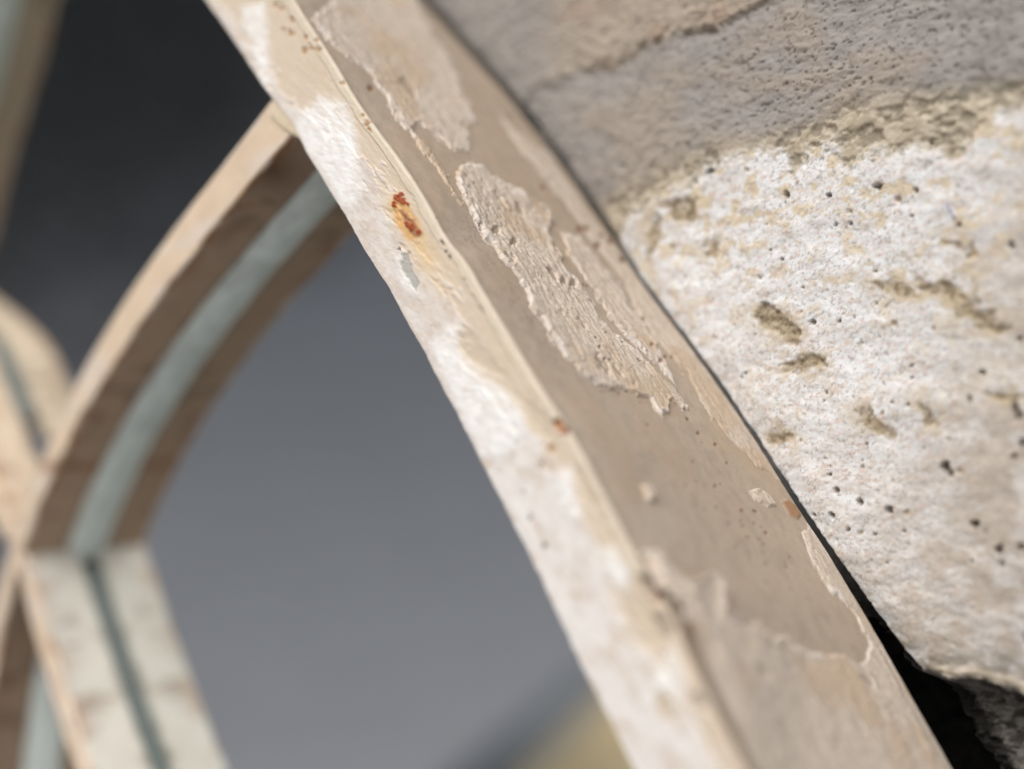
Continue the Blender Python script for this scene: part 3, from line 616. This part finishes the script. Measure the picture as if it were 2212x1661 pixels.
    H = [(1699, 421, 9, 1), (1791, 422, 8, .8), (1895, 403, 10, 1), (1978, 412, 7, .9), (1939, 431, 8, .6), (1836, 457, 7, .6), (1804, 485, 5, 1), (1838, 482, 5, 1), (1968, 466, 5, 1), (2072, 485, 7, 1), (2184, 529, 8, 1.2),
         (1755, 696, 7, 1), (1813, 694, 5, .8), (1930, 699, 7, .6), (1968, 790, 5, 1.2), (2121, 804, 8, 1.3), (2200, 733, 8, .9), (2117, 654, 5, 1), (1891, 586, 4, 1), (1735, 621, 4, 1), (1531, 368, 8, 1), (1612, 367, 6, .6), (1421, 436, 6, .7), (2006, 307, 5, 1), (1880, 170, 4, 1),
         (1968, 816, 5, 1), (2094, 861, 8, 1), (2195, 880, 12, 1.3), (2200, 896, 11, 1.3), (2207, 958, 11, 1.2), (2189, 987, 8, 1.2), (2040, 1008, 11, 1.2), (2050, 1022, 8, 1.2), (2073, 1019, 8, .4), (2051, 950, 6, .4), (1806, 1060, 8, .9), (1854, 1084, 9, 1), (1921, 1103, 11, .9), (1956, 1108, 7, .5),
         (1795, 1114, 8, 1), (1752, 1114, 5, 1), (1829, 1145, 6, 1), (1855, 1152, 7, .5), (1886, 1154, 5, 1), (1950, 1148, 4, 1), (2101, 1133, 11, 1.4), (2151, 1189, 11, 1.4), (1791, 1024, 5, 1), (1908, 892, 6, .6), (1787, 848, 5, .8), (1964, 873, 5, 1), (1930, 869, 4, 1), (2158, 1221, 6, 1.2), (2093, 1214, 5, 1.2),
         (1908, 1218, 4, 1), (2205, 1386, 13, 1.5), (2200, 1183, 8, 1), (1610, 806, 4, 1), (1640, 600, 4, 1), (1665, 540, 4, 1), (1452, 532, 7, .5), (1478, 598, 5, .7), (1690, 560, 5, 1), (1580, 1010, 4, .8), (1700, 940, 5, .4), (1870, 960, 4, .9), (1860, 1010, 4, .7), (1780, 990, 4, .5)]
    rng = np.random.default_rng(77)
    for i in range(230):
        xx = rng.uniform(1400, 2215); yy = rng.uniform(380, 1460)
        H.append((xx, yy, rng.uniform(1.6, 3.6), rng.uniform(.4, 1)))
    mmpx = None
    for (hx, hy, r, dp) in H:
        m = (abs(P0[..., 0] - hx) < r * 3) & (abs(P0[..., 1] - hy) < r * 3)
        if not m.any(): continue
        q = P0[m]; ea = hx * 7.3 % 3.1; ca, sa = math.cos(ea), math.sin(ea); qx = q[:, 0] - hx; qy = q[:, 1] - hy; el = 1 + .45 * ((hx * 3.7 + hy) % 1)
        d = np.hypot((qx * ca + qy * sa) * el, (qy * ca - qx * sa)) / r + (grain[m] - .5) * .7 + (fine[m] - .5) * .9
        k = sstep(1.15, .55, d); scale = r * 4.6e-5
        pit[m] = np.maximum(pit[m], k * dp * scale * 1.7)
        c[m] = mixc(c[m], lin(116, 104, 88) if dp > .7 else lin(176, 158, 132), k * .8)
    h -= pit
    PT = [([(1642, 656), (1669, 657), (1700, 682), (1728, 711), (1723, 747), (1695, 742), (1668, 711), (1632, 692)], .0011), ([(1682, 787), (1730, 775), (1770, 765), (1778, 790), (1750, 800), (1700, 802)], .0009),
          ([(2100, 680), (2150, 672), (2152, 700), (2185, 705), (2178, 716), (2110, 716)], .0009), ([(2070, 640), (2100, 655), (2112, 625), (2122, 650), (2100, 680), (2066, 690)], .0006),
          ([(1960, 600), (2040, 610), (2090, 640), (2060, 645), (2000, 625)], .0004), ([(2085, 530), (2104, 525), (2108, 560), (2085, 560)], .0007), ([(2030, 515), (2060, 522), (2090, 545), (2060, 535)], .0005),
          ([(1420, 440), (1465, 425), (1500, 440), (1498, 475), (1460, 470)], .0006), ([(1385, 540), (1420, 460), (1428, 500), (1398, 560)], .0006), ([(1850, 890), (1880, 880), (1930, 935), (1910, 945), (1870, 920)], .0005),
          ([(1660, 930), (1690, 925), (1712, 945), (1690, 962), (1662, 955)], .0003), ([(1990, 870), (2020, 880), (2030, 920), (2005, 920)], .0005), ([(1880, 610), (1930, 600), (1990, 640), (1940, 640)], .0003), ([(1525, 520), (1540, 510), (1545, 545), (1525, 550)], .0003),
          ([(2130, 840), (2212, 850), (2200, 865), (2150, 868)], .0006), ([(1700, 1180), (1760, 1185), (1790, 1210), (1740, 1205)], .0003)]
    for poly, dp in PT:
        poly = np.array(poly); cen = poly.mean(0)
        m, d = patch(P0 + 44 * warp, poly, 9); m = m * sstep(.36, .5, fbm(x * 1.3, z * 1.8, 959, 4) + .25 * m); c = mixc(c, lin(190, 174, 146), sstep(-42, 6, d) * sstep(.4, .62, fbm(x * 1.0, z * 1.3, 957, 5)) * .7); c = mixc(c, lin(160, 145, 120), m * .8); c = mixc(c, lin(122, 108, 88), m * sstep(.5, .64, fbm(x * 2.2, z * 2.4, 961, 4)) * .8)
        h -= m * dp * .45 * (.5 + 1.0 * fbm(x * 2.0, z * 2.2, 971, 3))
    # lower joint: deep recess; its shade and the frame groove's painted dark
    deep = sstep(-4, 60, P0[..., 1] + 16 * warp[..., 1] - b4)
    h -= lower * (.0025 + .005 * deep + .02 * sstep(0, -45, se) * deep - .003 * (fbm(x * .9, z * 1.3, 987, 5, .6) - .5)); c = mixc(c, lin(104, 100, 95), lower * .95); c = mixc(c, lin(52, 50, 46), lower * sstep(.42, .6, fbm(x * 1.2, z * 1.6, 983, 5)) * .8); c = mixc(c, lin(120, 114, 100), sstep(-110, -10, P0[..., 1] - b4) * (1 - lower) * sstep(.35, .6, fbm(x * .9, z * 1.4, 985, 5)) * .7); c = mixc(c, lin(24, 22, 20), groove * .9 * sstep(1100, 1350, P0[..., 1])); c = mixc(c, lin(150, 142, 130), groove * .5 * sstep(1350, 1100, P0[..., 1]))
    rim = np.exp(-((P0[..., 1] + 16 * warp[..., 1] - b4 + 10) / 9.) ** 2) * sstep(1960, 2010, P0[..., 0]); c = mixc(c, lin(190, 178, 158), rim * .5); h += rim * .0003
    V[..., 1] = -h
    ki = np.where(upper > .5, 2, np.where((white > .5) & (lower < .5), 1, 0))
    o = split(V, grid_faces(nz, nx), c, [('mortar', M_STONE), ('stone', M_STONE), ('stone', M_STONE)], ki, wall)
    o[0]['label'] = 'grey mortar joint above and below the white stone'; o[1]['label'] = 'white pitted stone block'; o[2]['label'] = 'tan stone above the mortar'
    return (x0, x1, z0, z1)
def sdf_edge(P):
    """photo distance to the right of the frame's back edge"""
    bx = np.interp(P[..., 1], [q[1] for q in BACK], [q[0] for q in BACK]); return (P[..., 0] - bx) * .82
ext = stone()
def fibre():
    P = np.array([(2052, 440), (2058, 452), (2064, 460), (2070, 478)], float); c = smooth_line(unproj(P, DS), 14, 2); c[:, 1] -= .0006 + .0004 * np.sin(np.linspace(0, 3.1, 14))
    V = np.stack([c + .00005 * np.array([math.cos(a), 0, math.sin(a)]) + .00005 * np.array([0, math.sin(a * 2), 0]) for a in np.linspace(0, 2 * math.pi, 7)[:-1]], 1)
    o = link('fibre', mesh_from('fibre', V, grid_faces(14, 6, closed=True)), mat_plain('blue_fibre', lin(66, 84, 168), .6, 900, .1, bump=0))
    o['label'] = 'tiny blue fibre stuck to the white stone among tan stains'; o['category'] = 'fibre'
fibre()
